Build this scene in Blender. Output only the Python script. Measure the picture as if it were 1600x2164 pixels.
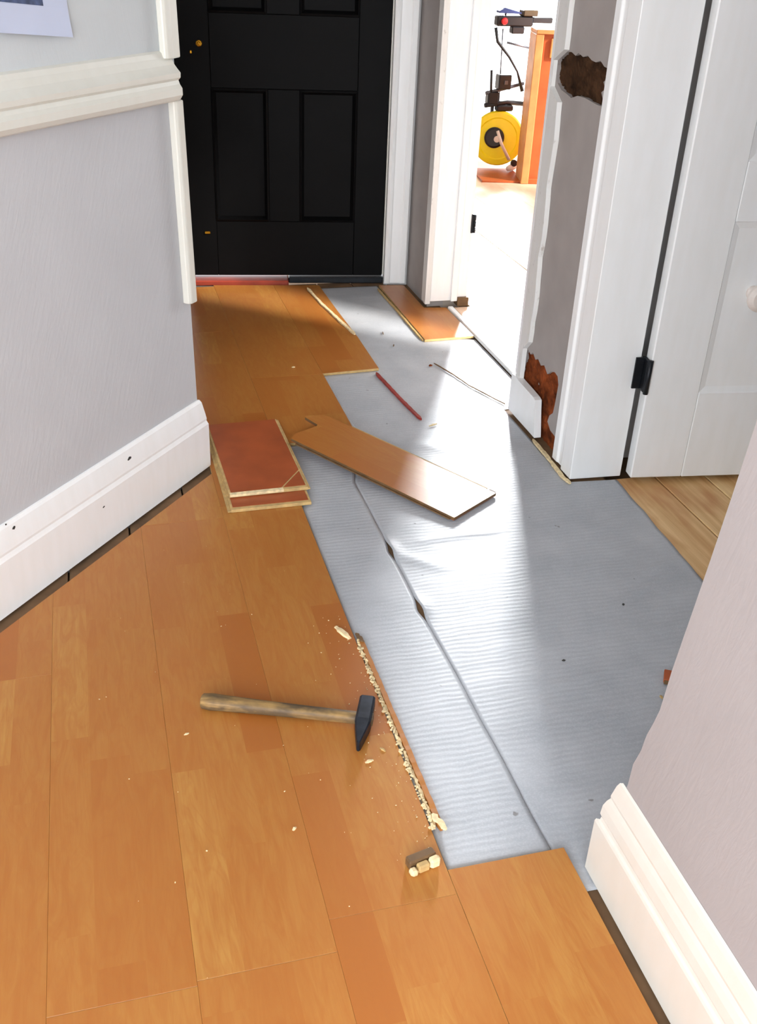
import bpy, bmesh, math, random
from mathutils import Vector, Matrix, noise

for o in list(bpy.data.objects):
    bpy.data.objects.remove(o, do_unlink=True)
SC = bpy.context.scene
COL = SC.collection
rnd = random.Random(7)

# ------------------------------------------------------------------ camera
EYE = 1.32
def cam_basis(p, r, y):
    cp, sp = math.cos(p), math.sin(p)
    f = Vector((-math.sin(y)*cp, math.cos(y)*cp, -sp))
    rt = Vector((math.cos(y), math.sin(y), 0))
    up = rt.cross(f)
    return math.cos(r)*rt + math.sin(r)*up, -math.sin(r)*rt + math.cos(r)*up, f
R_, U_, F_ = cam_basis(0.52665, 0.04543, -0.28518)
cam = bpy.data.objects.new('camera', bpy.data.cameras.new('camera'))
COL.objects.link(cam)
cam.data.sensor_fit = 'VERTICAL'
cam.data.sensor_height = 36.0
cam.data.lens = 36.0*2126.6/2164
cam.data.clip_start = 0.05
M = Matrix.Identity(4)
for i, v in enumerate((R_, U_, -F_)):
    for j in range(3):
        M[j][i] = v[j]
M.translation = (0, 0, EYE)
cam.matrix_world = M
SC.camera = cam

# ------------------------------------------------------------------ world, sun, window light, exposure
SC.view_settings.view_transform = 'Standard'
SC.view_settings.look = 'None'
SC.view_settings.gamma = 1.0
SC.view_settings.use_curve_mapping = False
SC.view_settings.exposure = 0.0
SC.cycles.max_bounces = 7
SC.cycles.diffuse_bounces = 4
SC.cycles.glossy_bounces = 3
SC.cycles.caustics_reflective = False
SC.cycles.caustics_refractive = False
w = bpy.data.worlds.new('sky'); SC.world = w
w.use_nodes = True
w.node_tree.nodes['Background'].inputs[0].default_value = (0.92, 0.96, 1.0, 1)
w.node_tree.nodes['Background'].inputs[1].default_value = 5.0

def light(name, kind, loc, direction, power, color=(1, 1, 1), size=None, angle=None):
    l = bpy.data.lights.new(name, kind); l.energy = power; l.color = color
    if size:
        l.shape = 'RECTANGLE'; l.size, l.size_y = size
    if angle is not None:
        l.angle = angle
    o = bpy.data.objects.new(name, l); COL.objects.link(o)
    o.location = loc
    o.rotation_euler = Vector(direction).to_track_quat('-Z', 'Y').to_euler()
    return o
# daylight of the glazed door and side window behind the viewer, of the front-room window, low sun through a slit shaped for its beam, and an added room fill
light('daylight_back_door', 'AREA', (-0.62, -2.92, 1.35), (0.08, 1, -0.10), 100, (0.86, 0.93, 1.0), (1.7, 2.0))
light('daylight_side_window', 'AREA', (-1.76, -1.05, 1.40), (1, 0.45, -0.10), 61, (0.84, 0.92, 1.0), (1.5, 1.7))
fw = light('daylight_front_window', 'AREA', (2.80, 7.30, 1.75), (-0.33, -1, -0.40), 140, (0.94, 0.97, 1.0), (0.70, 1.3))
fw.data.spread = math.radians(60)
light('room_fill_light', 'AREA', (4.34, 5.00, 1.45), (-1, 0.25, -0.15), 75, (0.92, 0.96, 1.0), (1.5, 1.6))  # added fill from out of view, brightens the bike and front room
SUN_DIR = Vector((-0.743, 0.669, -0.60))
light('sun', 'SUN', (6, -3, 5), SUN_DIR, 16.0, (1.0, 0.96, 0.90), angle=math.radians(7))

# ------------------------------------------------------------------ materials
def lin(r, g, b):
    f = lambda c: (c/255/12.92) if c/255 <= 0.04045 else ((c/255+0.055)/1.055)**2.4
    return (f(r), f(g), f(b), 1)

class NT:
    def __init__(s, name):
        s.m = bpy.data.materials.new(name); s.m.use_nodes = True
        s.t = s.m.node_tree; s.n = s.t.nodes; s.b = s.n['Principled BSDF']
    def add(s, typ, **kw):
        nd = s.n.new(typ)
        for k, v in kw.items():
            if k.startswith('i_'):
                key = k[2:]
                nd.inputs[int(key) if key.isdigit() else key.replace('_', ' ')].default_value = v
            else:
                setattr(nd, k, v)
        return nd
    def l(s, a, b):
        s.t.links.new(a, b)
    def math(s, op, a, b=None):
        nd = s.add('ShaderNodeMath', operation=op)
        for i, v in enumerate((a, b)):
            if v is None: continue
            if isinstance(v, (int, float)): nd.inputs[i].default_value = v
            else: s.l(v, nd.inputs[i])
        return nd.outputs[0]
    def ramp(s, fac, stops):
        nd = s.add('ShaderNodeValToRGB'); e = nd.color_ramp.elements
        while len(e) < len(stops): e.new(0.5)
        for i, (p, c) in enumerate(stops):
            e[i].position = p; e[i].color = c
        s.l(fac, nd.inputs[0]); return nd.outputs[0]
    def mix(s, fac, a, b, mode='MIX'):
        nd = s.add('ShaderNodeMix', data_type='RGBA', blend_type=mode)
        for sock, v in ((nd.inputs[0], fac), (nd.inputs[6], a), (nd.inputs[7], b)):
            if isinstance(v, (int, float, tuple)): sock.default_value = v
            else: s.l(v, sock)
        return nd.outputs[2]
    def noise(s, vec, scale, detail=3, rough=0.5, dist=0.0):
        nd = s.add('ShaderNodeTexNoise'); nd.inputs['Scale'].default_value = scale
        nd.inputs['Detail'].default_value = detail; nd.inputs['Roughness'].default_value = rough
        nd.inputs['Distortion'].default_value = dist
        if vec is not None: s.l(vec, nd.inputs['Vector'])
        return nd.outputs[0]
    def mapped(s, scale, rot=(0, 0, 0), src='Object'):
        tc = s.add('ShaderNodeTexCoord'); mp = s.add('ShaderNodeMapping')
        mp.inputs['Scale'].default_value = scale; mp.inputs['Rotation'].default_value = rot
        s.l(tc.outputs[src], mp.inputs[0]); return mp.outputs[0]
    def bump(s, h, strength, dist):
        nd = s.add('ShaderNodeBump'); nd.inputs['Strength'].default_value = strength
        nd.inputs['Distance'].default_value = dist
        s.l(h, nd.inputs['Height']); s.l(nd.outputs[0], s.b.inputs['Normal'])
    def set(s, col=None, rough=0.5, metal=0.0, spec=0.5, coat=0.0):
        if col is not None:
            if isinstance(col, tuple): s.b.inputs['Base Color'].default_value = col
            else: s.l(col, s.b.inputs['Base Color'])
        s.b.inputs['Roughness'].default_value = rough
        s.b.inputs['Metallic'].default_value = metal
        s.b.inputs['Specular IOR Level'].default_value = spec
        s.b.inputs['Coat Weight'].default_value = coat
        return s.m

def m_plain(name, col, rough=0.5, metal=0.0, var=0.06, scale=18.0, bump=0.0, spec=0.5):
    t = NT(name); v = t.mapped((1, 1, 1))
    n = t.noise(v, scale, 4)
    d = tuple(c*(1-var*2) for c in col[:3]) + (1,)
    h = tuple(min(1, c*(1+var)) for c in col[:3]) + (1,)
    c = t.ramp(n, [(0.3, d), (0.7, h)])
    if bump: t.bump(n, bump, 0.002)
    return t.set(c, rough, metal, spec)

def m_paint(name, col, rough=0.32, dirt=0.0):
    """gloss woodwork paint: brushed, faintly yellowed in places"""
    t = NT(name)
    n = t.noise(t.mapped((6, 6, 1.2)), 6, 4)
    c = t.ramp(n, [(0.25, tuple(x*0.965*y for x, y in zip(col[:3], (1, 0.995, 0.98))) + (1,)), (0.65, col)])
    if dirt:
        d = t.noise(t.mapped((9, 9, 4)), 7, 6, 0.7)
        f = t.ramp(d, [(0.60, (0, 0, 0, 1)), (0.74, (dirt, dirt, dirt, 1))])
        c = t.mix(f, c, lin(120, 98, 74))
    g = t.noise(t.mapped((60, 60, 8)), 3, 2)
    t.bump(g, 0.03, 0.002)
    return t.set(c, rough)

def m_wallpaper(name, col, angle=-0.45, strength=0.22):
    """painted embossed paper with faint slanting streaks"""
    t = NT(name)
    tc = t.add('ShaderNodeTexCoord')
    def dot(vec, k):
        nd = t.add('ShaderNodeVectorMath', operation='DOT_PRODUCT'); t.l(tc.outputs['Object'], nd.inputs[0])
        nd.inputs[1].default_value = tuple(c*k for c in vec); return nd.outputs['Value']
    h = (0.64, 0.77); ca_, sa_ = math.cos(angle), math.sin(angle)
    cv = t.add('ShaderNodeCombineXYZ')
    t.l(dot((h[0]*ca_, h[1]*ca_, sa_), 85), cv.inputs[0]); t.l(dot((-h[0]*sa_, -h[1]*sa_, ca_), 13), cv.inputs[1])
    n = t.noise(cv.outputs[0], 1.0, 5, 0.62, 0.8)
    c = t.ramp(t.noise(t.mapped((1, 1, 1)), 5, 4), [(0.3, tuple(x*0.94 for x in col[:3]) + (1,)), (0.7, col)])
    t.bump(n, strength, 0.004)
    return t.set(c, 0.75, spec=0.25)

def m_laminate(name, light_, dark, sat=1.0):
    """three-strip laminate print: u = strip (0..3 + plank offset), v = metres along the plank"""
    t = NT(name)
    tc = t.add('ShaderNodeTexCoord'); sp = t.add('ShaderNodeSeparateXYZ')
    t.l(tc.outputs['UV'], sp.inputs[0])
    u, v = sp.outputs[0], sp.outputs[1]
    s = t.math('FLOOR', u)
    wn = t.add('ShaderNodeTexWhiteNoise', noise_dimensions='1D'); t.l(s, wn.inputs['W'])
    vv = t.math('ADD', t.math('DIVIDE', v, 0.43), t.math('MULTIPLY', wn.outputs[0], 5.0))
    b = t.math('FLOOR', vv)
    cv = t.add('ShaderNodeCombineXYZ'); t.l(s, cv.inputs[0]); t.l(b, cv.inputs[1])
    w2 = t.add('ShaderNodeTexWhiteNoise', noise_dimensions='2D'); t.l(cv.outputs[0], w2.inputs['Vector'])
    mid = tuple((a+b_)/2 for a, b_ in zip(light_[:3], dark[:3])) + (1,)
    base = t.ramp(w2.outputs[0], [(0.0, dark), (0.30, mid), (0.72, mid), (1.0, light_)])
    # grain stretched along the strip, shifted per block so that it breaks at block ends
    gv = t.add('ShaderNodeCombineXYZ')
    t.l(t.math('MULTIPLY', u, 1.0), gv.inputs[0]); t.l(t.math('MULTIPLY', v, 2.6), gv.inputs[1])
    t.l(t.math('MULTIPLY', w2.outputs[0], 37.0), gv.inputs[2])
    g1 = t.noise(gv.outputs[0], 3.2, 4, 0.55, 1.4)
    gv2 = t.add('ShaderNodeCombineXYZ')
    t.l(t.math('MULTIPLY', u, 22.0), gv2.inputs[0]); t.l(t.math('MULTIPLY', v, 9.0), gv2.inputs[1])
    t.l(t.math('MULTIPLY', w2.outputs[0], 11.0), gv2.inputs[2])
    g2 = t.noise(gv2.outputs[0], 1.0, 3, 0.6)
    # cathedral figure: rings of a slow field
    ring = t.math('SINE', t.math('MULTIPLY', t.noise(gv.outputs[0], 1.3, 1, 0.4, 0.3), 75.0))
    f1 = t.ramp(g1, [(0.36, (0, 0, 0, 1)), (0.66, (1, 1, 1, 1))])
    c = t.mix(f1, t.mix(0.60, base, dark), base)
    c = t.mix(t.math('MULTIPLY', t.ramp(ring, [(0.55, (0, 0, 0, 1)), (1.0, (1, 1, 1, 1))]), 0.20), c, dark)
    c = t.mix(t.math('MULTIPLY', t.ramp(g2, [(0.35, (1, 1, 1, 1)), (0.6, (0, 0, 0, 1))]), 0.16), c, dark)
    t.bump(g2, 0.05, 0.001)
    return t.set(c, 0.34, spec=0.42)

def m_pine(name):
    t = NT(name)
    v = t.mapped((30, 1.6, 4))
    oi = t.add('ShaderNodeObjectInfo')
    va = t.add('ShaderNodeVectorMath', operation='ADD'); t.l(v, va.inputs[0])
    cx = t.add('ShaderNodeCombineXYZ'); t.l(t.math('MULTIPLY', oi.outputs['Random'], 40), cx.inputs[1]); t.l(cx.outputs[0], va.inputs[1])
    n = t.noise(va.outputs[0], 1.2, 4, 0.6, 1.0)
    big = t.noise(t.mapped((6, 2.2, 1)), 1.6, 3)
    c = t.ramp(n, [(0.25, lin(196, 146, 88)), (0.75, lin(238, 202, 146))])
    c = t.mix(t.ramp(big, [(0.5, (0, 0, 0, 1)), (0.72, (0.75, 0.75, 0.75, 1))]), c, lin(176, 104, 44))
    vo = t.add('ShaderNodeTexVoronoi'); vo.inputs['Scale'].default_value = 5.5; t.l(t.mapped((1.2, 0.8, 1)), vo.inputs['Vector'])
    k = t.ramp(vo.outputs['Distance'], [(0.03, (1, 1, 1, 1)), (0.075, (0, 0, 0, 1))])
    c = t.mix(t.math('MULTIPLY', k, 0.75), c, lin(96, 56, 28))
    t.bump(n, 0.15, 0.002)
    return t.set(c, 0.5)

def m_underlay(name):
    t = NT(name)
    v = t.mapped((2.0, 62, 1))
    n = t.noise(v, 1.0, 3, 0.55, 0.5)
    wv = t.add('ShaderNodeTexWave', wave_type='BANDS', bands_direction='Y')
    wv.inputs['Scale'].default_value = 22; wv.inputs['Distortion'].default_value = 4.0
    wv.inputs['Detail'].default_value = 2; wv.inputs['Detail Scale'].default_value = 0.6
    t.l(t.mapped((1, 1, 1)), wv.inputs['Vector'])
    fine = t.noise(t.mapped((1, 1, 1)), 260, 3, 0.7)
    blot = t.noise(t.mapped((1, 1, 1)), 5, 5, 0.6)
    c = t.ramp(blot, [(0.3, lin(162, 166, 172)), (0.7, lin(184, 187, 192))])
    c = t.mix(t.math('MULTIPLY', t.ramp(fine, [(0.45, (0, 0, 0, 1)), (0.72, (1, 1, 1, 1))]), 0.22), c, lin(222, 224, 228))
    sp = t.noise(t.mapped((1, 1, 1)), 34, 2, 0.5)
    c = t.mix(t.ramp(sp, [(0.74, (0, 0, 0, 1)), (0.78, (0.7, 0.7, 0.7, 1))]), c, lin(98, 92, 88))
    h = t.math('ADD', t.math('MULTIPLY', wv.outputs[0], 0.5), t.math('MULTIPLY', n, 0.9))
    t.bump(h, 0.11, 0.004)
    t.set(c, 0.46, spec=0.5)
    return t.m

WHITE = lin(226, 226, 224)
MT = dict(
    gloss=m_paint('white_gloss_paint', lin(243, 244, 244)),
    oldwhite=m_paint('old_white_paint', lin(214, 209, 200)),
    gloss_dirty=m_paint('worn_white_paint', lin(222, 221, 218), 0.4, 0.55),
    cream=m_paint('cream_paint', lin(221, 220, 211), 0.4),
    wallgrey=m_wallpaper('grey_wallpaper', lin(196, 197, 200)),
    wallupper=m_wallpaper('pale_upper_wallpaper', lin(204, 209, 211), 0.2, 0.2),
    wallright=m_wallpaper('pinkish_wallpaper', lin(161, 154, 153), 0.15, 0.14),
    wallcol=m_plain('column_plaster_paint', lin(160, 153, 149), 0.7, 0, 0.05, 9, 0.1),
    roomwall=m_plain('front_room_paint', lin(172, 160, 148), 0.85, 0, 0.04, 5),
    wallplain=m_plain('plain_white_wall', lin(222, 222, 222), 0.8, 0, 0.03, 5),
    ceiling=m_plain('ceiling_paint', lin(228, 228, 226), 0.9, 0, 0.03, 5),
    lam=m_laminate('beech_laminate', lin(188, 136, 68), lin(168, 100, 43)),
    lam_overlit=m_laminate('overlit_laminate', lin(236, 212, 190), lin(222, 182, 150)),  # overexposed look of the front-room floor is put into this colour
    lamback=m_plain('laminate_red_backing', lin(166, 84, 46), 0.38, 0, 0.10, 12),
    core=m_plain('fibreboard_core', lin(196, 164, 108), 0.75, 0, 0.12, 60, 0.2),
    corepale=m_plain('pale_splintered_core', lin(236, 214, 168), 0.8, 0, 0.15, 80, 0.3),
    coredark=m_plain('dark_board_edge', lin(108, 80, 48), 0.7, 0, 0.12, 40, 0.1),
    redstrip=m_plain('red_brown_strip', lin(150, 44, 34), 0.5, 0, 0.15, 30),
    redpaint=m_plain('red_threshold_paint', lin(150, 58, 40), 0.45, 0, 0.15, 14),
    pine=m_pine('pine_boards'),
    subfloor=m_plain('old_subfloor', lin(116, 88, 60), 0.8, 0, 0.2, 12),
    underlay=m_underlay('grey_underlay'),
    black=m_plain('black_door_paint', lin(9, 9, 10), 0.55, 0, 0.15, 6, 0.03, 0.09),
    iron=m_plain('black_iron', lin(26, 30, 36), 0.45, 0.4, 0.2, 30, 0.1),
    headiron=m_plain('hammer_steel', lin(38, 44, 56), 0.45, 0.6, 0.25, 40, 0.15),
    brass=m_plain('brass', lin(206, 150, 44), 0.22, 1.0, 0.1, 20),
    plaster=m_plain('bare_brown_plaster', lin(126, 62, 30), 0.95, 0, 0.35, 22, 0.6, 0.1),
    plasterdark=m_plain('bare_dark_plaster', lin(70, 48, 32), 0.95, 0, 0.35, 26, 0.6, 0.1),
    yellow=m_plain('yellow_plastic', lin(250, 232, 6), 0.4, 0, 0.04, 10),
    darkplastic=m_plain('dark_plastic', lin(18, 19, 25), 0.45, 0, 0.1, 20),
    greymetal=m_plain('grey_tube', lin(96, 98, 106), 0.4, 0.5, 0.1, 20),
    whiteplastic=m_plain('white_plastic', lin(226, 216, 208), 0.4, 0, 0.04, 10),
    redplastic=m_plain('red_plastic', lin(214, 40, 44), 0.4, 0, 0.05, 10),
    browncard=m_plain('brown_card', lin(76, 62, 40), 0.7, 0, 0.1, 20),
    blue=m_plain('blue_plastic', lin(44, 62, 120), 0.5, 0, 0.1, 10),
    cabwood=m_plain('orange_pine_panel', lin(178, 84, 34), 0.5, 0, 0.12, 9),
    cabedge=m_plain('pale_pine_edge', lin(206, 142, 84), 0.5, 0, 0.1, 12),
    paper=m_plain('bluish_paper', lin(196, 204, 226), 0.7, 0, 0.02, 8),
    ink=m_plain('blue_grey_print', lin(70, 84, 120), 0.7, 0, 0.25, 60),
    dirt=m_plain('dark_scuff', lin(58, 56, 54), 0.9, 0, 0.2, 60),
    brownstain=m_plain('bare_patch', lin(184, 170, 156), 0.9, 0, 0.2, 20),
)
def m_handle():
    t = NT('worn_ash_handle')
    n = t.noise(t.mapped((3, 60, 60)), 1.5, 4, 0.6, 0.5)
    d = t.noise(t.mapped((7, 16, 16)), 1.4, 4, 0.6)
    c = t.ramp(n, [(0.3, lin(112, 84, 48)), (0.7, lin(186, 150, 92))])
    c = t.mix(t.ramp(d, [(0.42, (0, 0, 0, 1)), (0.62, (0.85, 0.85, 0.85, 1))]), c, lin(70, 58, 44))
    t.bump(n, 0.2, 0.002)
    return t.set(c, 0.6)
MT['handle'] = m_handle()
def m_glass():
    t = NT('window_glass')
    tr = t.add('ShaderNodeBsdfTransparent'); gl = t.add('ShaderNodeBsdfGlossy'); gl.inputs['Roughness'].default_value = 0.02
    fr = t.add('ShaderNodeFresnel'); mx = t.add('ShaderNodeMixShader')
    t.l(fr.outputs[0], mx.inputs[0]); t.l(tr.outputs[0], mx.inputs[1]); t.l(gl.outputs[0], mx.inputs[2])
    t.l(mx.outputs[0], t.n['Material Output'].inputs['Surface'])
    return t.m
MT['glass'] = m_glass()

# ------------------------------------------------------------------ helpers
def tag(o, label=None, cat=None, group=None, kind=None):
    if label: o['label'] = label
    if cat: o['category'] = cat
    if group: o['group'] = group
    if kind: o['kind'] = kind
    return o
def empty(name, loc=(0, 0, 0), rz=0.0):
    o = bpy.data.objects.new(name, None); COL.objects.link(o)
    o.empty_display_size = 0.05; o.location = loc; o.rotation_euler = (0, 0, rz); return o
def link(name, bm, mat, parent=None, smooth=False):
    bmesh.ops.recalc_face_normals(bm, faces=bm.faces)
    me = bpy.data.meshes.new(name); bm.to_mesh(me); bm.free()
    for m in (mat if isinstance(mat, (list, tuple)) else [mat]):
        me.materials.append(MT[m])
    if smooth:
        for p in me.polygons: p.use_smooth = True
    o = bpy.data.objects.new(name, me); COL.objects.link(o)
    if parent: o.parent = parent
    return o
def bev(bm, w, seg=1):
    if w: bmesh.ops.bevel(bm, geom=list(bm.edges), offset=w, segments=seg, affect='EDGES', clamp_overlap=True)
def a_box(bm, x0, x1, y0, y1, z0, z1):
    r = bmesh.ops.create_cube(bm, size=1)
    for v in r['verts']:
        v.co = Vector(((x0+x1)/2+v.co.x*(x1-x0), (y0+y1)/2+v.co.y*(y1-y0), (z0+z1)/2+v.co.z*(z1-z0)))
    return r['verts']
def box(name, mat, x0, x1, y0, y1, z0, z1, parent=None, b=0.0, seg=1):
    bm = bmesh.new(); a_box(bm, x0, x1, y0, y1, z0, z1); bev(bm, b, seg)
    return link(name, bm, mat, parent)
AX = {'x': lambda a, p: Vector((a, p[0], p[1])), 'y': lambda a, p: Vector((p[0], a, p[1])), 'z': lambda a, p: Vector((p[0], p[1], a))}
def a_prism(bm, pts, axis, a0, a1):
    f = AX[axis]
    A = [bm.verts.new(f(a0, p)) for p in pts]; B = [bm.verts.new(f(a1, p)) for p in pts]
    n = len(pts)
    bm.faces.new(A); bm.faces.new(B[::-1])
    for i in range(n): bm.faces.new((A[i], B[i], B[(i+1) % n], A[(i+1) % n]))
def prism(name, mat, pts, axis, a0, a1, parent=None, b=0.0, seg=1):
    bm = bmesh.new(); a_prism(bm, pts, axis, a0, a1); bev(bm, b, seg)
    return link(name, bm, mat, parent)
def loft(bm, rings, cap=True, closed=True):
    R = [[bm.verts.new(p) for p in r] for r in rings]
    n = len(R[0])
    for i in range(len(R)-1):
        for j in range(n if closed else n-1):
            bm.faces.new((R[i][j], R[i][(j+1) % n], R[i+1][(j+1) % n], R[i+1][j]))
    if cap:
        bm.faces.new(R[0][::-1]); bm.faces.new(R[-1])
def a_tube(bm, pts, r, n=8):
    pts = [Vector(p) for p in pts]; rings = []
    rr = r if isinstance(r, (list, tuple)) else [r]*len(pts)
    for i, p in enumerate(pts):
        d = (pts[min(i+1, len(pts)-1)]-pts[max(i-1, 0)]).normalized()
        s = d.cross(Vector((0, 0, 1)) if abs(d.z) < 0.9 else Vector((1, 0, 0))).normalized(); u = s.cross(d)
        rings.append([p+rr[i]*(math.cos(2*math.pi*k/n)*s+math.sin(2*math.pi*k/n)*u) for k in range(n)])
    loft(bm, rings)
def tube(name, mat, pts, r, parent=None, n=8):
    bm = bmesh.new(); a_tube(bm, pts, r, n); return link(name, bm, mat, parent, True)
def a_disc(bm, prof, n=32):
    """lathe about local Y: prof = [(radius, y)] closed outline starting and ending on the axis"""
    rings = [[Vector((max(r, 1e-4)*math.cos(2*math.pi*k/n), y, max(r, 1e-4)*math.sin(2*math.pi*k/n))) for k in range(n)] for r, y in prof]
    loft(bm, rings)
def lathe(name, mat, prof, parent=None, n=32, loc=(0, 0, 0), rot=(0, 0, 0)):
    bm = bmesh.new(); a_disc(bm, prof, n); o = link(name, bm, mat, parent, False)
    o.location = loc; o.rotation_euler = rot; return o
def sweep(name, mat, prof, p0, p1, out, mitre=0.0, parent=None, smooth=False, mitre0=0.0):
    """moulding: prof = [(projection, z)] swept from p0 to p1 (plan points); out = plan normal; mitre pulls the far end back with projection"""
    p0 = Vector((*p0, 0)); p1 = Vector((*p1, 0)); d = (p1-p0).normalized(); n = Vector((*out, 0))
    bm = bmesh.new()
    pr = list(prof)
    A = [p0+n*o+Vector((0, 0, z))-d*(mitre0*o) for o, z in pr]
    B = [p1+n*o+Vector((0, 0, z))+d*(mitre*o) for o, z in pr]
    loft(bm, [A, B])
    return link(name, bm, mat, parent, smooth)
def clip(poly, a, b, c):
    """keep a*x+b*y<=c"""
    out = []
    for i in range(len(poly)):
        p, q = poly[i], poly[(i+1) % len(poly)]
        fp, fq = a*p[0]+b*p[1]-c, a*q[0]+b*q[1]-c
        if fp <= 0: out.append(p)
        if (fp < 0 < fq) or (fq < 0 < fp):
            t = fp/(fp-fq); out.append((p[0]+t*(q[0]-p[0]), p[1]+t*(q[1]-p[1])))
    return out

# ------------------------------------------------------------------ shell
CEIL = 2.5
# slanting left wall: skirting foot line measured at A_ (near) and B_ (corner)
A_ = Vector((-0.2745, 1.8815)); B_ = Vector((0.2430, 2.5060))
D_ = (B_-A_).normalized(); N_ = Vector((D_.y, -D_.x))          # N_ points into the hall
L0 = B_-D_*2.75
def lp(s, off=0.0):                                             # s metres from the corner (negative = towards the viewer)
    p = B_+D_*s+N_*off; return (p.x, p.y)

floor = box('floor', 'subfloor', -1.7, 4.4, -2.95, 7.0, -0.16, -0.024)
tag(floor, 'bare timber floor structure under the hall and front room', 'floor', kind='structure')
bm = bmesh.new(); a_prism(bm, [(-1.75, -2.92), (2.32, -2.92), (2.32, 2.40), (4.32, 2.40), (4.32, 7.02), (1.25, 7.02), (1.25, 4.4), (-1.75, 4.4)], 'z', CEIL, CEIL+0.08)
ceil = link('ceiling', bm, 'ceiling')
tag(ceil, 'plain white ceiling over the hall', 'ceiling', kind='structure')

# left wall: block behind the skirting line
WOFF = -0.020
wl = empty('wall_left'); tag(wl, 'slanting grey papered wall on the left with a white dado rail', 'wall', kind='structure')
prism('lower_wallpaper', 'wallgrey', [lp(-2.75, WOFF), lp(-0.012, WOFF), lp(-0.012, WOFF-0.10), lp(-2.75, WOFF-0.10)], 'z', -0.02, 1.0, wl, 0.003)
prism('upper_wallpaper', 'wallupper', [lp(-2.75, WOFF), lp(-0.012, WOFF), lp(-0.012, WOFF-0.10), lp(-2.75, WOFF-0.10)], 'z', 1.0, CEIL, wl, 0.003)
prism('corner_strip', 'cream', [lp(-0.052, WOFF), lp(-0.052, -0.004), lp(-0.044, 0.002), lp(-0.022, 0.002), lp(-0.018, -0.003), lp(-0.018, WOFF-0.10), lp(-0.0125, WOFF-0.10), lp(-0.0125, WOFF)], 'z', 0.485, 0.962, wl, 0.002)
prism('corner_strip', 'cream', [lp(-0.068, WOFF), lp(-0.068, -0.006), lp(-0.060, 0.000), lp(-0.045, 0.000), lp(-0.040, -0.003), lp(-0.0125, -0.003), lp(-0.0125, WOFF)], 'z', 1.050, CEIL-0.01, wl, 0.002)
rail = [(-0.020, 0.962), (0.0, 0.962), (0.008, 0.966), (0.015, 0.976), (0.015, 0.990), (0.009, 0.998), (0.006, 1.006), (0.012, 1.012), (0.013, 1.022), (0.005, 1.030), (-0.002, 1.038), (-0.010, 1.052), (-0.014, 1.062), (-0.020, 1.066)]
sweep('dado_rail', 'cream', rail, lp(-2.75), lp(-0.040), (N_.x, N_.y), 0.0, wl)
prism('hall_return', 'wallplain', [(0.10, 2.53), (0.205, 2.53), (0.205, 4.20), (0.10, 4.20)], 'z', -0.02, CEIL, wl)

for o_ in wl.children:                                          # the old corner leans back a little
    if o_.name.startswith('hall_return'): continue
    for v in o_.data.vertices:
        s_ = (Vector((v.co.x, v.co.y))-B_).dot(D_)
        if s_ > -0.3 and v.co.z > 0.3:
            k_ = 0.004+0.030*(v.co.z-0.49) if v.co.z > 0.484 else 0.0
            v.co.x -= D_.x*k_; v.co.y -= D_.y*k_

bbl = sweep('baseboard_left', 'gloss', [(-0.0195, 0.008), (0.0, 0.008), (0.0, 0.135), (-0.002, 0.140), (-0.004, 0.146), (-0.0035, 0.152), (-0.006, 0.168), (-0.010, 0.190), (-0.012, 0.200), (-0.016, 0.2075), (-0.0195, 0.2085)],
            lp(-2.75), lp(0.0), (N_.x, N_.y), 0.9)
tag(bbl, 'tall white skirting board along the slanting left wall', 'skirting board', kind='structure')
def chip_on_left(s, z, w, h, nm='paint_chip', mat='dirt', off=0.0006):
    bm = bmesh.new(); k = 8
    pts = []
    for i in range(k):
        a = 2*math.pi*i/k; r = rnd.uniform(0.6, 1.0)
        pts.append((s+w/2*r*math.cos(a), z+h/2*r*math.sin(a)+0.18*(w*r*math.cos(a)/2)))
    f = [bm.verts.new((*lp(p[0], off), p[1])) for p in pts]; b2 = [bm.verts.new((*lp(p[0], off-0.004), p[1])) for p in pts]
    bm.faces.new(f); bm.faces.new(b2[::-1])
    for i in range(k): bm.faces.new((f[i], b2[i], b2[(i+1) % k], f[(i+1) % k]))
    return link(nm, bm, mat, bbl)
chip_on_left(-0.335, 0.178, 0.020, 0.010, off=-0.0070)
chip_on_left(-0.795, 0.182, 0.045, 0.007, off=-0.0080)
chip_on_left(-0.730, 0.190, 0.010, 0.008, off=-0.0090)
chip_on_left(-0.745, 0.205, 0.006, 0.005, off=-0.0140)
chip_on_left(-0.455, 0.105, 0.010, 0.005, off=0.0006)

# rest of the hall behind the viewer
bm = bmesh.new()
a_box(bm, -1.72, -1.60, -2.90, -1.90, -0.02, CEIL); a_box(bm, -1.72, -1.60, -0.20, 0.60, -0.02, CEIL); a_box(bm, -1.72, -1.60, -1.90, -0.20, -0.02, 0.50); a_box(bm, -1.72, -1.60, -1.90, -0.20, 2.30, CEIL)
ws = link('wall_side', bm, 'wallplain')
tag(ws, 'plain white wall with a side window behind the viewer on the left', 'wall', kind='structure')
bm = bmesh.new()
a_box(bm, -1.72, -1.50, -2.90, -2.80, -0.02, CEIL); a_box(bm, 0.28, 0.86, -2.90, -2.80, -0.02, CEIL); a_box(bm, -1.50, 0.28, -2.90, -2.80, 2.36, CEIL); a_box(bm, -1.50, 0.28, -2.90, -2.80, -0.02, 0.34)
wb = link('wall_back', bm, 'wallplain'); tag(wb, 'plain white wall with a wide glazed opening behind the viewer', 'wall', kind='structure')

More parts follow.
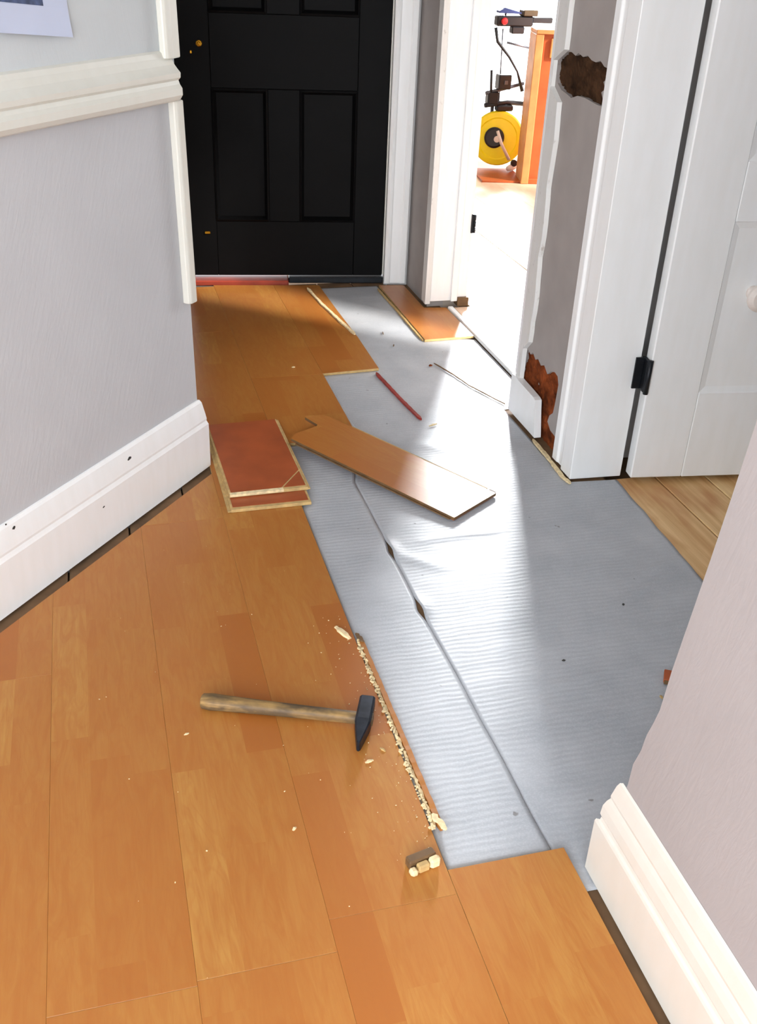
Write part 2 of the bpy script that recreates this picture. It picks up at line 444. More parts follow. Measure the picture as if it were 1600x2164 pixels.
# near right wall, corner out of plumb with a lumpy plaster edge
edge = [(0.966, -0.02), (0.966, 0.205), (0.962, 0.222), (0.955, 0.236), (0.947, 0.262), (0.943, 0.300), (0.938, 0.335), (0.929, 0.366), (0.922, 0.395), (0.919, 0.430), (0.916, 0.470), (0.905, 0.560), (0.893, 0.660), (0.882, 0.760), (0.872, 0.860), (0.862, 1.0), (0.845, 1.4), (0.84, CEIL)]
bm = bmesh.new(); a_prism(bm, [(-2.90, -0.02)]+edge+[(-2.90, CEIL)], 'x', 0.690, 2.30)
es = [e for e in bm.edges if all(abs(v.co.x-0.69) < 1e-5 and v.co.y > 0.5 for v in e.verts) and abs(e.verts[0].co.z-e.verts[1].co.z) < 1.2]
bmesh.ops.bevel(bm, geom=es, offset=0.007, segments=3, affect='EDGES')
wr = link('wall_right', bm, 'wallright'); tag(wr, 'pinkish grey papered wall at the right edge with a rounded plaster corner', 'wall', kind='structure')
prof_r = [(-0.0195, 0.004), (0.0, 0.004), (0.0, 0.112), (-0.0015, 0.117), (-0.005, 0.119), (-0.006, 0.126), (-0.004, 0.131), (-0.005, 0.150), (-0.008, 0.163), (-0.011, 0.171), (-0.0105, 0.176), (-0.012, 0.186), (-0.014, 0.200), (-0.0165, 0.209), (-0.0195, 0.212)]
bbr = sweep('baseboard_right', 'oldwhite', prof_r, (0.670, -2.79), (0.670, 0.992), (-1, 0), 1.3)
tag(bbr, 'tall white moulded skirting board at the lower right', 'skirting board', kind='structure')

# far wall with the front door, skewed
DX = Vector((0.99048, -0.13764)); DN = Vector((0.13764, 0.99048))   # along the wall, away from the viewer
DO = Vector((1.157, 4.048))
RZ1 = math.atan2(DX.y, DX.x)
wf = empty('wall_far', (DO.x, DO.y, 0), RZ1); tag(wf, 'far end wall around the black front door', 'wall', kind='structure')
bm = bmesh.new()
a_box(bm, -1.05, -0.842, 0.0, 0.12, -0.02, CEIL); a_box(bm, 0.006, 0.104, 0.0, 0.12, -0.02, CEIL); a_box(bm, -0.842, 0.006, 0.0, 0.12, 2.03, CEIL)
link('masonry', bm, 'wallplain', wf)
# architrave right of the front door, moulded
bm = bmesh.new(); a_prism(bm, [(0.004, 0.0), (0.004, -0.022), (0.014, -0.030), (0.024, -0.026), (0.030, -0.020), (0.068, -0.020), (0.074, -0.026), (0.092, -0.026), (0.097, -0.020), (0.097, 0.0)], 'z', 0.011, 2.09)
t1 = link('trim_1', bm, 'gloss', None); t1.location = (DO.x, DO.y, 0); t1.rotation_euler = (0, 0, RZ1)
tag(t1, 'white moulded architrave on the right of the black front door', 'architrave', kind='structure')

d1 = empty('door_1', (DO.x+DN.x*0.012, DO.y+DN.y*0.012, 0), RZ1)
tag(d1, 'black panelled front door at the end of the hall', 'door', kind='structure')
DW = -0.825; zb, zt = 0.034, 2.0
S = [(-0.825, -0.690), (-0.475, -0.351), (-0.126, -0.002)]
for s0, s1 in (S[0], S[2]): box('stile', 'black', s0, s1, 0.0, 0.044, zb, zt, d1, 0.002)
for z0, z1 in ((zb, 0.258), (0.762, 1.022), (1.86, zt)): box('rail', 'black', -0.690, -0.126, 0.0, 0.044, z0, z1, d1, 0.002)
for z0, z1 in ((0.258, 0.762), (1.022, 1.86)):
    box('muntin', 'black', S[1][0], S[1][1], 0.0, 0.044, z0, z1, d1, 0.002)
    for s0, s1 in ((-0.690, -0.475), (-0.351, -0.126)):
        box('panel', 'black', s0, s1, 0.016, 0.034, z0, z1, d1)
        bm = bmesh.new()                                      # bolection moulding: four mitred runs
        i0, i1, j0, j1, w_ = s0, s1, z0, z1, 0.018
        o_ = [(i0, j0), (i1, j0), (i1, j1), (i0, j1)]; n_ = [(i0+w_, j0+w_), (i1-w_, j0+w_), (i1-w_, j1-w_), (i0+w_, j1-w_)]
        m_ = [(i0+w_*.4, j0+w_*.4), (i1-w_*.4, j0+w_*.4), (i1-w_*.4, j1-w_*.4), (i0+w_*.4, j1-w_*.4)]
        ro = [bm.verts.new((p[0], -0.002, p[1])) for p in o_]; rm = [bm.verts.new((p[0], -0.006, p[1])) for p in m_]; rn = [bm.verts.new((p[0], 0.0162, p[1])) for p in n_]
        for a, b in ((ro, rm), (rm, rn)):
            for k in range(4): bm.faces.new((a[k], a[(k+1) % 4], b[(k+1) % 4], b[k]))
        rb = [bm.verts.new((p[0], 0.0162, p[1])) for p in o_]
        for k in range(4): bm.faces.new((rb[k], rb[(k+1) % 4], ro[(k+1) % 4], ro[k])); bm.faces.new((rn[k], rn[(k+1) % 4], rb[(k+1) % 4], rb[k]))
        link('panel_moulding', bm, 'black', d1)
lk = lathe('latch_rose', 'brass', [(0, 0.0), (0.012, 0.0), (0.012, -0.005), (0.009, -0.008), (0, -0.008)], d1, 20, (-0.728, 0, 0.916)); lk['label'] = 'small brass latch plate'
lathe('latch_knob', 'brass', [(0, -0.0082), (0.004, -0.009), (0.004, -0.018), (0.008, -0.023), (0.007, -0.029), (0, -0.031)], lk, 16)
kb = box('letter_latch', 'brass', -0.763, -0.755, -0.006, 0.001, 0.880, 0.892, d1, 0.002); kb['label'] = 'brass keep below the latch'
bm = bmesh.new(); a_box(bm, -0.738, -0.716, -0.006, 0.001, 0.206, 0.217); bev(bm, 0.002); bt = link('glint_block', bm, 'brass', d1); bt['label'] = 'small brass block standing in for a reflection near the foot of the door'  # brass block imitates a small reflection on the black door
bm = bmesh.new(); a_box(bm, -0.830, -0.40, -0.044, 0.05, 0.0005, 0.023); bev(bm, 0.004)
th = link('threshold', bm, 'redpaint', d1); th['label'] = 'red painted threshold under the door'
box('threshold_bar', 'iron', -0.398, 0.002, -0.004, 0.05, 0.0005, 0.026, d1, 0.003)
box('draught_strip', 'cream', -0.0015, 0.0035, -0.004, 0.03, 0.04, 2.0, d1)

# wall between hall and front room, beyond and above the doorway
wm = empty('wall_middle'); tag(wm, 'white wall between hall and front room, either side of the open doorway', 'wall', kind='structure')
box('far_piece', 'wallcol', 1.262, 1.330, 3.745, 6.90, -0.02, CEIL, wm); box('room_face', 'roomwall', 1.3302, 1.400, 3.745, 6.90, -0.02, CEIL, wm)
box('lintel', 'wallplain', 1.262, 1.400, 2.30, 3.745, 2.06, CEIL, wm)
# doorway lining and architraves, far side
t2 = empty('trim_2'); tag(t2, 'white door lining and architrave on the far side of the open doorway', 'door frame', kind='structure')
box('lining', 'gloss', 1.262, 1.415, 3.706, 3.744, 0.030, 2.06, t2, 0.002)
prism('architrave', 'gloss_dirty', [(1.2615, 3.706), (1.2615, 3.790), (1.252, 3.790), (1.250, 3.770), (1.244, 3.765), (1.246, 3.730), (1.240, 3.724), (1.240, 3.706)], 'z', 0.020, 2.12, t2, 0.001)
box('door_stop', 'gloss', 1.345, 1.372, 3.694, 3.7055, 0.030, 2.05, t2, 0.002)
box('bare_foot', 'coredark', 1.372, 1.420, 3.690, 3.735, 0.0095, 0.045, t2, 0.002)['label'] = 'unpainted brown foot of the door lining'
hg = box('hinge', 'iron', 1.408, 1.424, 3.700, 3.708, 0.300, 0.372, t2, 0.001); hg['label'] = 'small dark hinge on the lining'
for k in range(3):
    tube('hinge_knuckle', 'iron', [(1.420, 3.698, 0.302+k*0.024), (1.420, 3.698, 0.323+k*0.024)], 0.005, hg, 10)

# column between doorway and cupboard, plaster hacked off where dado rail and skirting were
hole1 = [(2.703, 1.018), (2.690, 1.036), (2.668, 1.047), (2.655, 1.056), (2.625, 1.058), (2.600, 1.052), (2.585, 1.060), (2.555, 1.054), (2.530, 1.060), (2.505, 1.052), (2.480, 1.050), (2.455, 1.056), (2.432, 1.046), (2.412, 1.044), (2.404, 1.025), (2.424, 1.012), (2.410, 0.998), (2.428, 0.988), (2.414, 0.972), (2.404, 0.958), (2.440, 0.957), (2.480, 0.960), (2.520, 0.963), (2.560, 0.961), (2.595, 0.951), (2.625, 0.957), (2.660, 0.962), (2.690, 0.975), (2.702, 0.995)]
hole2 = [(2.704, -0.01), (2.704, 0.120), (2.692, 0.150), (2.686, 0.205), (2.672, 0.224), (2.650, 0.216), (2.636, 0.228), (2.612, 0.214), (2.596, 0.224), (2.570, 0.212), (2.548, 0.222), (2.520, 0.205), (2.498, 0.222), (2.474, 0.230), (2.452, 0.226), (2.440, 0.205), (2.444, 0.150), (2.450, 0.112), (2.470, 0.095), (2.478, 0.072), (2.452, 0.055), (2.420, 0.052), (2.392, 0.040), (2.372, 0.020), (2.350, 0.004), (2.344, -0.01)]
XC = 1.235
bm = bmesh.new(); a_box(bm, XC, 1.385, 2.30, 2.706, -0.02, CEIL)
wc = link('wall_column', bm, 'wallcol')
tag(wc, 'narrow grey wall between the open doorway and the white cupboard door', 'wall', kind='structure')
for hp in (hole1, hole2):
    bm = bmesh.new(); a_prism(bm, hp, 'x', XC-0.03, XC+0.013); cut = link('cut', bm, 'plaster')
    md = wc.modifiers.new('cut', 'BOOLEAN'); md.operation = 'DIFFERENCE'; md.object = cut; md.solver = 'EXACT'
    bpy.context.view_layer.update()
    me = bpy.data.meshes.new_from_object(wc.evaluated_get(bpy.context.evaluated_depsgraph_get()))
    wc.modifiers.clear(); wc.data = me
    bpy.data.objects.remove(cut, do_unlink=True)
def inside(p, poly):
    c = False; n = len(poly)
    for i in range(n):
        a, b = poly[i], poly[(i+1) % n]
        if (a[1] > p[1]) != (b[1] > p[1]) and p[0] < (b[0]-a[0])*(p[1]-a[1])/(b[1]-a[1])+a[0]: c = not c
    return c
def rubble(name, mat, poly, label, slant=0.0):
    """rough plaster surface filling a hole: a displaced grid with thickness"""
    ys = [p[0] for p in poly]; zs = [p[1] for p in poly]; st = 0.006; bm = bmesh.new(); V = {}
    ny = int((max(ys)-min(ys))/st)+2; nz = int((max(zs)-min(zs))/st)+2
    def vert(i, j):
        if (i, j) not in V:
            y, z = min(ys)+i*st, min(zs)+j*st
            d = 0.005*noise.noise(Vector((y*30, z*45, 3)))+0.004*noise.noise(Vector((y*110, z*110, 8)))
            V[i, j] = bm.verts.new((XC+0.0085+d, y, z))
        return V[i, j]
    for i in range(ny):
        for j in range(nz):
            if inside((min(ys)+(i+.5)*st, min(zs)+(j+.5)*st), poly):
                bm.faces.new((vert(i, j), vert(i+1, j), vert(i+1, j+1), vert(i, j+1)))
    g = bmesh.ops.extrude_face_region(bm, geom=list(bm.faces))
    for v in g['geom']:
        if isinstance(v, bmesh.types.BMVert): v.co.x = XC+0.022
    o = link(name, bm, mat, wc); o['label'] = label; return o
rubble('exposed_plaster', 'plasterdark', hole1, 'dark brown bare plaster where the dado rail was torn off')
rubble('exposed_plaster', 'plaster', hole2, 'red-brown bare plaster where the skirting was torn off')
# paint-torn lip around the doorway edge of the column
t3 = empty('trim_3'); tag(t3, 'white lining and torn architrave on the near side of the open doorway', 'door frame', kind='structure')
box('lining', 'gloss', 1.222, 1.400, 2.7065, 2.722, 0.128, 2.06, t3, 0.002)
bm = bmesh.new()
def strip_pts(z0, z1, n):
    return [z0+(z1-z0)*i/n for i in range(n+1)]
rings = []
for z in strip_pts(0.128, 2.06, 60):
    wob = 0.008*noise.noise(Vector((z*9, 1, 2)))+0.005*noise.noise(Vector((z*40, 5, 2)))
    y0 = 2.642+wob
    if 0.955 < z < 1.06: y0 = 2.703
    if z < 0.24: y0 = 2.678
    rings.append([Vector((1.2345, y0, z)), Vector((1.222, y0+0.004, z)), Vector((1.2215, 2.706, z)), Vector((1.2345, 2.706, z))])
loft(bm, rings); link('architrave', bm, 'gloss_dirty', t3)
bl = prism('baseboard_column', 'gloss', [(2.722, 0.006), (2.722, 0.127), (2.700, 0.130), (2.660, 0.126), (2.600, 0.124), (2.548, 0.122), (2.532, 0.118), (2.528, 0.085), (2.520, 0.060), (2.512, 0.030), (2.505, 0.006)], 'x', 1.212, 1.2345, None, 0.001)
tag(bl, 'broken stub of white skirting board below the torn plaster patch', 'skirting board', kind='structure')

# cupboard frame and white door
t4 = empty('trim_4'); tag(t4, 'white moulded frame on the hinge side of the white cupboard door', 'door frame', kind='structure')
prism('casing', 'gloss', [(1.210, 2.243), (1.210, 2.306), (1.214, 2.312), (1.222, 2.316), (1.222, 2.345), (1.216, 2.352), (1.216, 2.380), (1.2345, 2.384), (1.2345, 2.2995), (1.362, 2.2995), (1.362, 2.235)], 'z', 0.004, 2.04, t4, 0.0015)
box('head', 'gloss', 1.362, 2.05, 2.20, 2.2995, 1.995, 2.06, t4, 0.002)
C2 = Vector((1.3735, 2.200)); DX2 = Vector((0.99181, -0.12773)); RZ2 = math.atan2(DX2.y, DX2.x)
d2 = empty('door_2', (C2.x, C2.y, 0), RZ2); tag(d2, 'white panelled cupboard door with a black hinge, standing slightly proud of its frame', 'door', kind='structure')
DL = 0.62
box('stile', 'gloss', 0.0, 0.150, 0.0, 0.040, 0.014, 1.98, d2, 0.003)
box('stile', 'gloss', DL-0.10, DL, 0.0, 0.040, 0.014, 1.98, d2, 0.003)
for z0, z1 in ((0.014, 0.270), (0.725, 0.87), (1.85, 1.98)): box('rail', 'gloss', 0.150, DL-0.10, 0.0, 0.040, z0, z1, d2, 0.002)
for z0, z1 in ((0.270, 0.725), (0.87, 1.85)):
    bm = bmesh.new()
    o_ = [(0.150, z0), (DL-0.10, z0), (DL-0.10, z1), (0.150, z1)]; i_ = [(0.166, z0+.016), (DL-.116, z0+.016), (DL-.116, z1-.016), (0.166, z1-.016)]
    ro = [bm.verts.new((p[0], 0.0025, p[1])) for p in o_]; ri = [bm.verts.new((p[0], 0.007, p[1])) for p in i_]; rb = [bm.verts.new((p[0], 0.034, p[1])) for p in o_]
    for k in range(4): bm.faces.new((ro[k], ro[(k+1) % 4], ri[(k+1) % 4], ri[k])); bm.faces.new((rb[k], rb[(k+1) % 4], ro[(k+1) % 4], ro[k]))
    bm.faces.new(ri); bm.faces.new(rb[::-1]); link('panel', bm, 'gloss', d2)
kn = lathe('knob', 'whiteplastic', [(0, 0.008), (0.018, 0.008), (0.018, 0.002), (0.010, -0.004), (0.010, -0.018), (0.026, -0.026), (0.036, -0.036), (0.036, -0.044), (0.026, -0.054), (0, -0.058)], d2, 28, (0.240, -0.001, 0.545))
kn['label'] = 'round off-white door knob'
def hinge(zc):
    h = box('hinge', 'iron', -0.0105, -0.002, 0.002, 0.038, zc-0.045, zc+0.045, d2, 0.001); h['label'] = 'black iron butt hinge'
    box('hinge_leaf', 'iron', -0.034, -0.0106, 0.022, 0.0275, zc-0.042, zc+0.046, h, 0.001)
    tube('hinge_pin', 'iron', [(-0.004, -0.004, zc-0.047), (-0.004, -0.004, zc+0.047)], 0.007, h, 12)
hinge(0.318)
hinge(1.66)
wcup = empty('wall_cupboard', (C2.x, C2.y, 0), RZ2); tag(wcup, 'white wall beyond the cupboard door', 'wall', kind='structure')
box('far_piece', 'wallplain', DL+0.012, 0.93, 0.0, 0.10, -0.02, CEIL, wcup); box('over_door', 'wallplain', 0.10, 0.93, 0.101, 0.16, 2.07, CEIL, wcup)
bm = bmesh.new(); a_box(bm, 0.03, 0.93, 0.19, 0.21, -0.02, CEIL); link('cupboard_back', bm, 'wallplain', wcup)
wa = box('wall_alcove', 'wallplain', 2.215, 2.275, 0.80, 2.30, -0.02, CEIL); tag(wa, 'plain wall closing the alcove beside the cupboard door', 'wall', kind='structure')

# front room shell: near wall with a slit added for the sun wedge, right wall with an added fill opening, front wall with a tall window
bm = bmesh.new()
a_box(bm, 1.40, 2.12, 2.42, 2.50, -0.02, CEIL); a_box(bm, 2.36, 4.30, 2.42, 2.50, -0.02, CEIL); a_box(bm, 2.12, 2.36, 2.42, 2.50, -0.02, 0.55); a_box(bm, 2.12, 2.36, 2.42, 2.50, 1.95, CEIL)  # unseen slit, added to cut the low sun to a narrow wedge
wn_ = link('wall_room_near', bm, 'roomwall'); tag(wn_, 'beige front-room wall with an unseen slit added to shape the sun wedge, hidden beside the doorway', 'wall', kind='structure')
bm = bmesh.new()
a_box(bm, 4.20, 4.30, 2.42, 4.20, -0.02, CEIL); a_box(bm, 4.20, 4.30, 5.80, 6.90, -0.02, CEIL); a_box(bm, 4.20, 4.30, 4.20, 5.80, -0.02, 0.60); a_box(bm, 4.20, 4.30, 4.20, 5.80, 2.25, CEIL)  # opening added to let the fill light in
wx = link('wall_room_right', bm, 'roomwall'); tag(wx, 'beige right-hand wall of the front room with an opening added for fill light', 'wall', kind='structure')
bm = bmesh.new()
a_box(bm, 1.262, 2.50, 6.90, 7.0, -0.02, CEIL); a_box(bm, 3.45, 4.30, 6.90, 7.0, -0.02, CEIL); a_box(bm, 2.50, 3.45, 6.90, 7.0, -0.02, 0.12); a_box(bm, 2.50, 3.45, 6.90, 7.0, 2.25, CEIL)
wfr = link('wall_room_front', bm, 'wallplain'); tag(wfr, 'white front wall of the sunlit room around its tall window', 'wall', kind='structure')
w1 = empty('window_1', (0, 6.93, 0)); tag(w1, 'tall bright white-framed window at the end of the front room', 'window', kind='structure')
xs = [2.50, 2.585, 3.20, 3.45]
for i, x in enumerate(xs): box('frame_post', 'gloss', x-0.03 if 0 < i < 3 else (x if i == 0 else x-0.05), x+0.03 if 0 < i < 3 else (x+0.05 if i == 0 else x), -0.03, 0.03, 0.12, 2.25, w1, 0.003)
for z in (0.12, 0.98, 2.20):
    for i in range(3): box('frame_bar', 'gloss', xs[i]+(0.05 if i == 0 else 0.03), xs[i+1]-(0.05 if i == 2 else 0.03), -0.025, 0.025, z, z+0.05, w1, 0.003)
for i in range(3):
    for z0, z1 in ((0.17, 0.98), (1.03, 2.20)): box('pane', 'glass', xs[i]+0.03, xs[i+1]-0.03, -0.003, 0.003, z0, z1, w1)
box('window_sill', 'gloss', 2.48, 3.47, -0.14, -0.031, 0.09, 0.12, w1, 0.004)

# ------------------------------------------------------------------ floor boards and laminate (children of the floor)
def floorboard(x0, x1, y0, y1):
    return box('floorboard', 'pine' if x0 > 1.18 else 'subfloor', x0, x1, y0, y1, -0.023, -0.003, floor, 0.0015)
xb = -1.600
k = 0
while xb < 2.18:
    floorboard(xb+0.0022, xb+0.1460-0.0022, 0.985 if xb > 0.66 else -2.78, 2.232 if xb > 1.18 else 4.10)
    xb += 0.1460
PID = [0]
def plank(poly, x0, wd, mat='lam', z0=0.0002, z1=0.009, parent=None, name='laminate_plank', flip=False):
    """laminate plank from a plan polygon; uv: u = strip + 3*id, v = metres"""
    PID[0] += 1; pid = PID[0]
    bm = bmesh.new(); a_prism(bm, poly, 'z', z0, z1)
    bmesh.ops.recalc_face_normals(bm, faces=bm.faces)
    top = [e for e in bm.edges if all(abs(v.co.z-z1) < 1e-6 for v in e.verts)]
    bmesh.ops.bevel(bm, geom=top, offset=0.0004, segments=1, affect='EDGES')
    uv = bm.loops.layers.uv.new('UVMap')
    for f in bm.faces:
        f.material_index = 0 if f.normal.z > 0.3 else 1
        for lp_ in f.loops: lp_[uv].uv = ((lp_.vert.co.x-x0)/(wd/3)+3*pid, lp_.vert.co.y+pid*0.37)
    return link(name, bm, [mat, 'core'], parent if parent is not None else floor)
PW = 0.206
LG = 0.030                                                     # gap left along the slanting skirting
ca = (-N_.x, -N_.y, -(N_.x*lp(0, LG)[0]+N_.y*lp(0, LG)[1]))
joints = {0: [-0.40, 0.895], 1: [0.18, 1.47], 2: [-0.36, 0.92, 2.21], 3: [-0.9, 0.385, 1.67, 2.96], 4: [0.0, 1.2], 5: [-.5, .6, 1.8], 6: [0.3], 7: [-0.2]}
for c in range(8):
    x1 = 0.446-c*PW; x0 = x1-PW
    # c=0 is the plank row next to the lifted area
    js = {0: [-0.30, 0.985, 2.27, 3.555], 1: [-0.357, 0.928, 2.213, 3.50]}.get(c, joints[c])
    ys = [-2.78, -1.60]+js+[4.085]
    for a, b in zip(ys[:-1], ys[1:]):
        p = [(x0+.0001, a+.0002), (x1-.0001, a+.0002), (x1-.0001, b-.0002), (x0+.0001, b-.0002)]
        if a < 2.45 and x0 < 0.24: p = clip(p, *ca)
        elif a < 2.45: p = [q for q in p]
        if len(p) > 2: p = clip(p, DN.x, DN.y, DN.x*DO.x+DN.y*DO.y-0.045)
        if len(p) > 2 and x0 < 0.24: p = clip(p, -1, 0, -0.215) if a > 2.4 else p
        if len(p) > 2 and max(q[0] for q in p) > -1.58: plank(p, x0, PW)
dcl = (DN.x, DN.y, DN.x*DO.x+DN.y*DO.y-0.045)
def rect(x0, x1, y0, y1): return [(x0, y0), (x1, y0), (x1, y1), (x0, y1)]
plank(rect(0.4465, 0.650, -2.78, 0.30), 0.446, PW); plank(rect(0.4465, 0.650, 0.3008, 1.033), 0.446, PW)      # lower right
plank(clip(rect(0.4465, 0.690, 3.0945, 4.12), *dcl), 0.446, 0.2435); plank(rect(0.4465, 0.690, 2.60, 3.0937), 0.446, 0.2435)
plank(clip([(0.6905, 3.098), (0.890, 3.112), (0.892, 3.42), (0.884, 3.70), (0.878, 4.12), (0.6905, 4.12)], *dcl), 0.69, 0.2)
pr = plank(clip([(1.131, 3.352), (1.3255, 3.362), (1.3255, 3.688), (1.236, 3.700), (1.236, 3.985), (1.131, 4.10)], *dcl), 1.131, 0.2)
pr['label'] = 'short cut laminate piece left beside the door lining'
# front-room laminate, its overlit look put into the pale print
xr = 1.358; k = 0
while xr < 4.19:
    x1 = min(xr+0.2475, 4.19)
    for a, b in ((2.51, 3.9+0.6*(k % 2)), (3.9+0.6*(k % 2), 5.35), (5.35, 6.88)):
        g0 = .003 if k == 2 else .0004; g1 = .003 if k == 1 else .0004
        p = rect(xr+g0, x1-g1, a+.0004, b-.0004)
        if xr < 1.405:
            p = [(xr, 2.73), (x1-.0004, 2.73), (x1-.0004, b-.0004), (1.428, b-.0004), (1.428, 3.684), (xr, 3.684)] if a < 3 else rect(1.428, x1-.0004, a+.0004, b-.0004)
        plank(p, xr, 0.2475, 'lam_overlit')
    xr += 0.2475; k += 1
ts = box('trim_5', 'gloss', 1.330, 1.352, 2.735, 3.684, 0.0, 0.0155, None, 0.003); tag(ts, 'white threshold strip along the open doorway floor', 'threshold strip', kind='structure')

# ------------------------------------------------------------------ underlay
SEG = [((0.70, 2.02), (0.93, 2.03), 0.006, 0.0035), ((0.62, 1.98), (0.74, 1.88), 0.015, 0.003), ((0.80, 1.43), (0.98, 1.46), 0.004, 0.003), ((1.06, 1.66), (1.28, 1.78), 0.006, 0.004),
       ((1.15, 1.98), (1.32, 2.05), 0.010, 0.003), ((1.14, 1.75), (1.32, 1.82), 0.009, 0.004), ((1.12, 1.55), (1.30, 1.60), 0.010, 0.004), ((1.16, 1.87), (1.32, 1.93), 0.008, 0.003), ((0.77, 2.6), (1.0, 2.45), 0.02, 0.003), ((0.95, 3.3), (1.0, 3.05), 0.015, 0.003)]
def ridge(x, y):
    h = 0.0
    for a, b, w_, amp in SEG:
        dx, dy = b[0]-a[0], b[1]-a[1]; L = dx*dx+dy*dy
        t = max(0, min(1, ((x-a[0])*dx+(y-a[1])*dy)/L))
        d2_ = (x-a[0]-t*dx)**2+(y-a[1]-t*dy)**2
        h += amp*math.exp(-d2_/(2*w_*w_))*math.sin(math.pi*min(1, max(0.05, t)))**0.5
    return h
def sheet(name, xl, xr_, y0, y1, z, label, hf, nx, th=0.0012):
    st = 0.011; ny = int((y1-y0)/st)
    bm = bmesh.new(); G = []
    for j in range(ny+1):
        y = y0+(y1-y0)*j/ny; a, b = xl(y), xr_(y); row = []
        for i in range(nx+1):
            x = a+(b-a)*i/nx; row.append(bm.verts.new((x, y, z+hf(x, y, i/nx))))
        G.append(row)
    for j in range(ny):
        for i in range(nx): bm.faces.new((G[j][i], G[j][i+1], G[j+1][i+1], G[j+1][i]))
    g = bmesh.ops.extrude_face_region(bm, geom=list(bm.faces))
    for v in g['geom']:
        if isinstance(v, bmesh.types.BMVert): v.co.z -= th
    bmesh.ops.recalc_face_normals(bm, faces=bm.faces)
    o = link(name, bm, 'underlay', None, True); tag(o, label, 'underlay', 'grey foam underlay sheets in the hall'); return o
def seam(y): return 0.618+0.012*max(0, (1.75-y)/0.6)+0.004*noise.noise(Vector((y*5, 2, 0)))+(0.06 if y > 2.6 else 0.06*max(0, (y-2.35)/0.25))
def edge_r(y):
    return (1.345-(2.19-y)*0.055+0.004*noise.noise(Vector((y*12, 7, 0)))) if y < 2.236 else (1.204 if y < 2.735 else 1.328 if y < 3.35 else 1.30 if y < 3.36 else 1.128)
def hr(x, y, u):
    h = 0.0006*noise.noise(Vector((x*7, y*7, 1)))+0.0009*max(0, noise.noise(Vector((x*3, y*16, 4))))*(1.6 if x > 1.0 else 0.8)+ridge(x, y)
    for yc in (1.985, 1.735): h += 0.009*math.exp(-((y-yc-0.01)/0.040)**2)*math.exp(-(max(0, x-seam(y))/0.022)**2)
    return h
def hl(x, y, u):
    h = 0.0006*noise.noise(Vector((x*7, y*7, 9)))
    return h
def slit(y): return 0.008*math.exp(-((y-1.985)/0.020)**2)+0.010*math.exp(-((y-1.735)/0.024)**2)
sheet('underlay_sheet', lambda y: seam(y)+0.0004+0.4*slit(y), edge_r, 0.95, 4.03, -0.0012, 'wide rippled grey underlay sheet reaching to the pine boards', hr, 72)
sheet('underlay_sheet', lambda y: 0.449, lambda y: seam(y)-0.0004-0.6*slit(y), 1.036, 2.598, 0.0006, 'narrow grey underlay strip along the lifted laminate edge', hl, 18)
sheet('underlay_sheet', lambda y: 0.693, lambda y: seam(y)-0.0005 if seam(y) > 0.70 else 0.70, 2.60, 3.092, 0.0006, 'small grey underlay offcut beyond the loose plank', hl, 6)

# ------------------------------------------------------------------ hammer
def hammer():
    a = Vector((0.106, 1.511)); b = Vector((0.398, 1.392))
    h = empty('hammer', (a.x, a.y, 0.0092), math.atan2(b.y-a.y, b.x-a.x))
    tag(h, 'black cross-peen hammer with a worn wooden handle lying on the laminate', 'hammer')
    L = (b-a).length
    bm = bmesh.new(); rings = []
    for x, ry, rz in ((0, .0105, .0095), (0.003, .0145, .0125), (0.02, .0165, .0140), (0.05, .0155, .0132), (0.12, .0138, .0118), (0.2, .0128, .0108), (0.26, .0122, .0105), (L-0.016, .0118, .0105), (L+0.016, .0112, .0100)):
        zc = 0.0142+(0.0165-0.0142)*x/L
        rings.append([Vector((x, ry*math.copysign(abs(math.cos(t))**0.75, math.cos(t)), zc+rz*math.copysign(abs(math.sin(t))**0.75, math.sin(t)))) for t in [2*math.pi*k/20 for k in range(20)]])
    loft(bm, rings); link('handle', bm, 'handle', h, True)
    # head: square face end at +y, octagon neck, wedge peen at -y
    bm = bmesh.new(); rings = []
    def sec(y, wx, z0, z1, ch):
        x0, x1 = L-wx/2, L+wx/2
        return [Vector(p) for p in ((x0+ch, y, z0), (x1-ch, y, z0), (x1, y, z0+ch), (x1, y, z1-ch), (x1-ch, y, z1), (x0+ch, y, z1), (x0, y, z1-ch), (x0, y, z0+ch))]
    for y, wx, z0, z1, ch in ((0.053, .024, .0045, .0285, .004), (0.050, .030, .002, .031, .004), (0.020, .030, .0015, .0315, .004), (-0.014, .030, .0015, .0315, .004), (-0.022, .029, .002, .031, .003), (-0.052, .017, .003, .030, .002), (-0.074, .0075, .004, .029, .0015), (-0.077, .004, .0055, .0275, .001)):
        rings.append(sec(y, wx, z0, z1, ch))
    loft(bm, rings); hd = link('head', bm, 'headiron', h)
    box('eye_end', 'handle', L+0.0146, L+0.0175, -0.010, 0.010, 0.008, 0.025, hd, 0.001)
hammer()

# ------------------------------------------------------------------ loose planks
def loose(name, label, outline, th, mats, M4, cat='plank', group=None):
    """outline in local metres (x along, y across); mats: top, edge"""
    PID[0] += 1; pid = PID[0]
    o = empty(name); tag(o, label, cat, group)
    o.matrix_world = M4
    ys = [p[1] for p in outline]; wd = max(ys)-min(ys)
    bm = bmesh.new(); a_prism(bm, outline, 'z', 0.0012, th)
    bmesh.ops.recalc_face_normals(bm, faces=bm.faces)
    uv = bm.loops.layers.uv.new('UVMap')
    for f in bm.faces:
        f.material_index = 0 if f.normal.z > 0.3 else 1
        for q in f.loops: q[uv].uv = ((q.vert.co.y-min(ys))/(wd/3)+3*pid, q.vert.co.x+0.31*pid)
    link('board', bm, mats, o)
    bm = bmesh.new(); a_prism(bm, outline, 'z', 0.0, 0.00115); link('backing', bm, 'lamback', o)
    return o
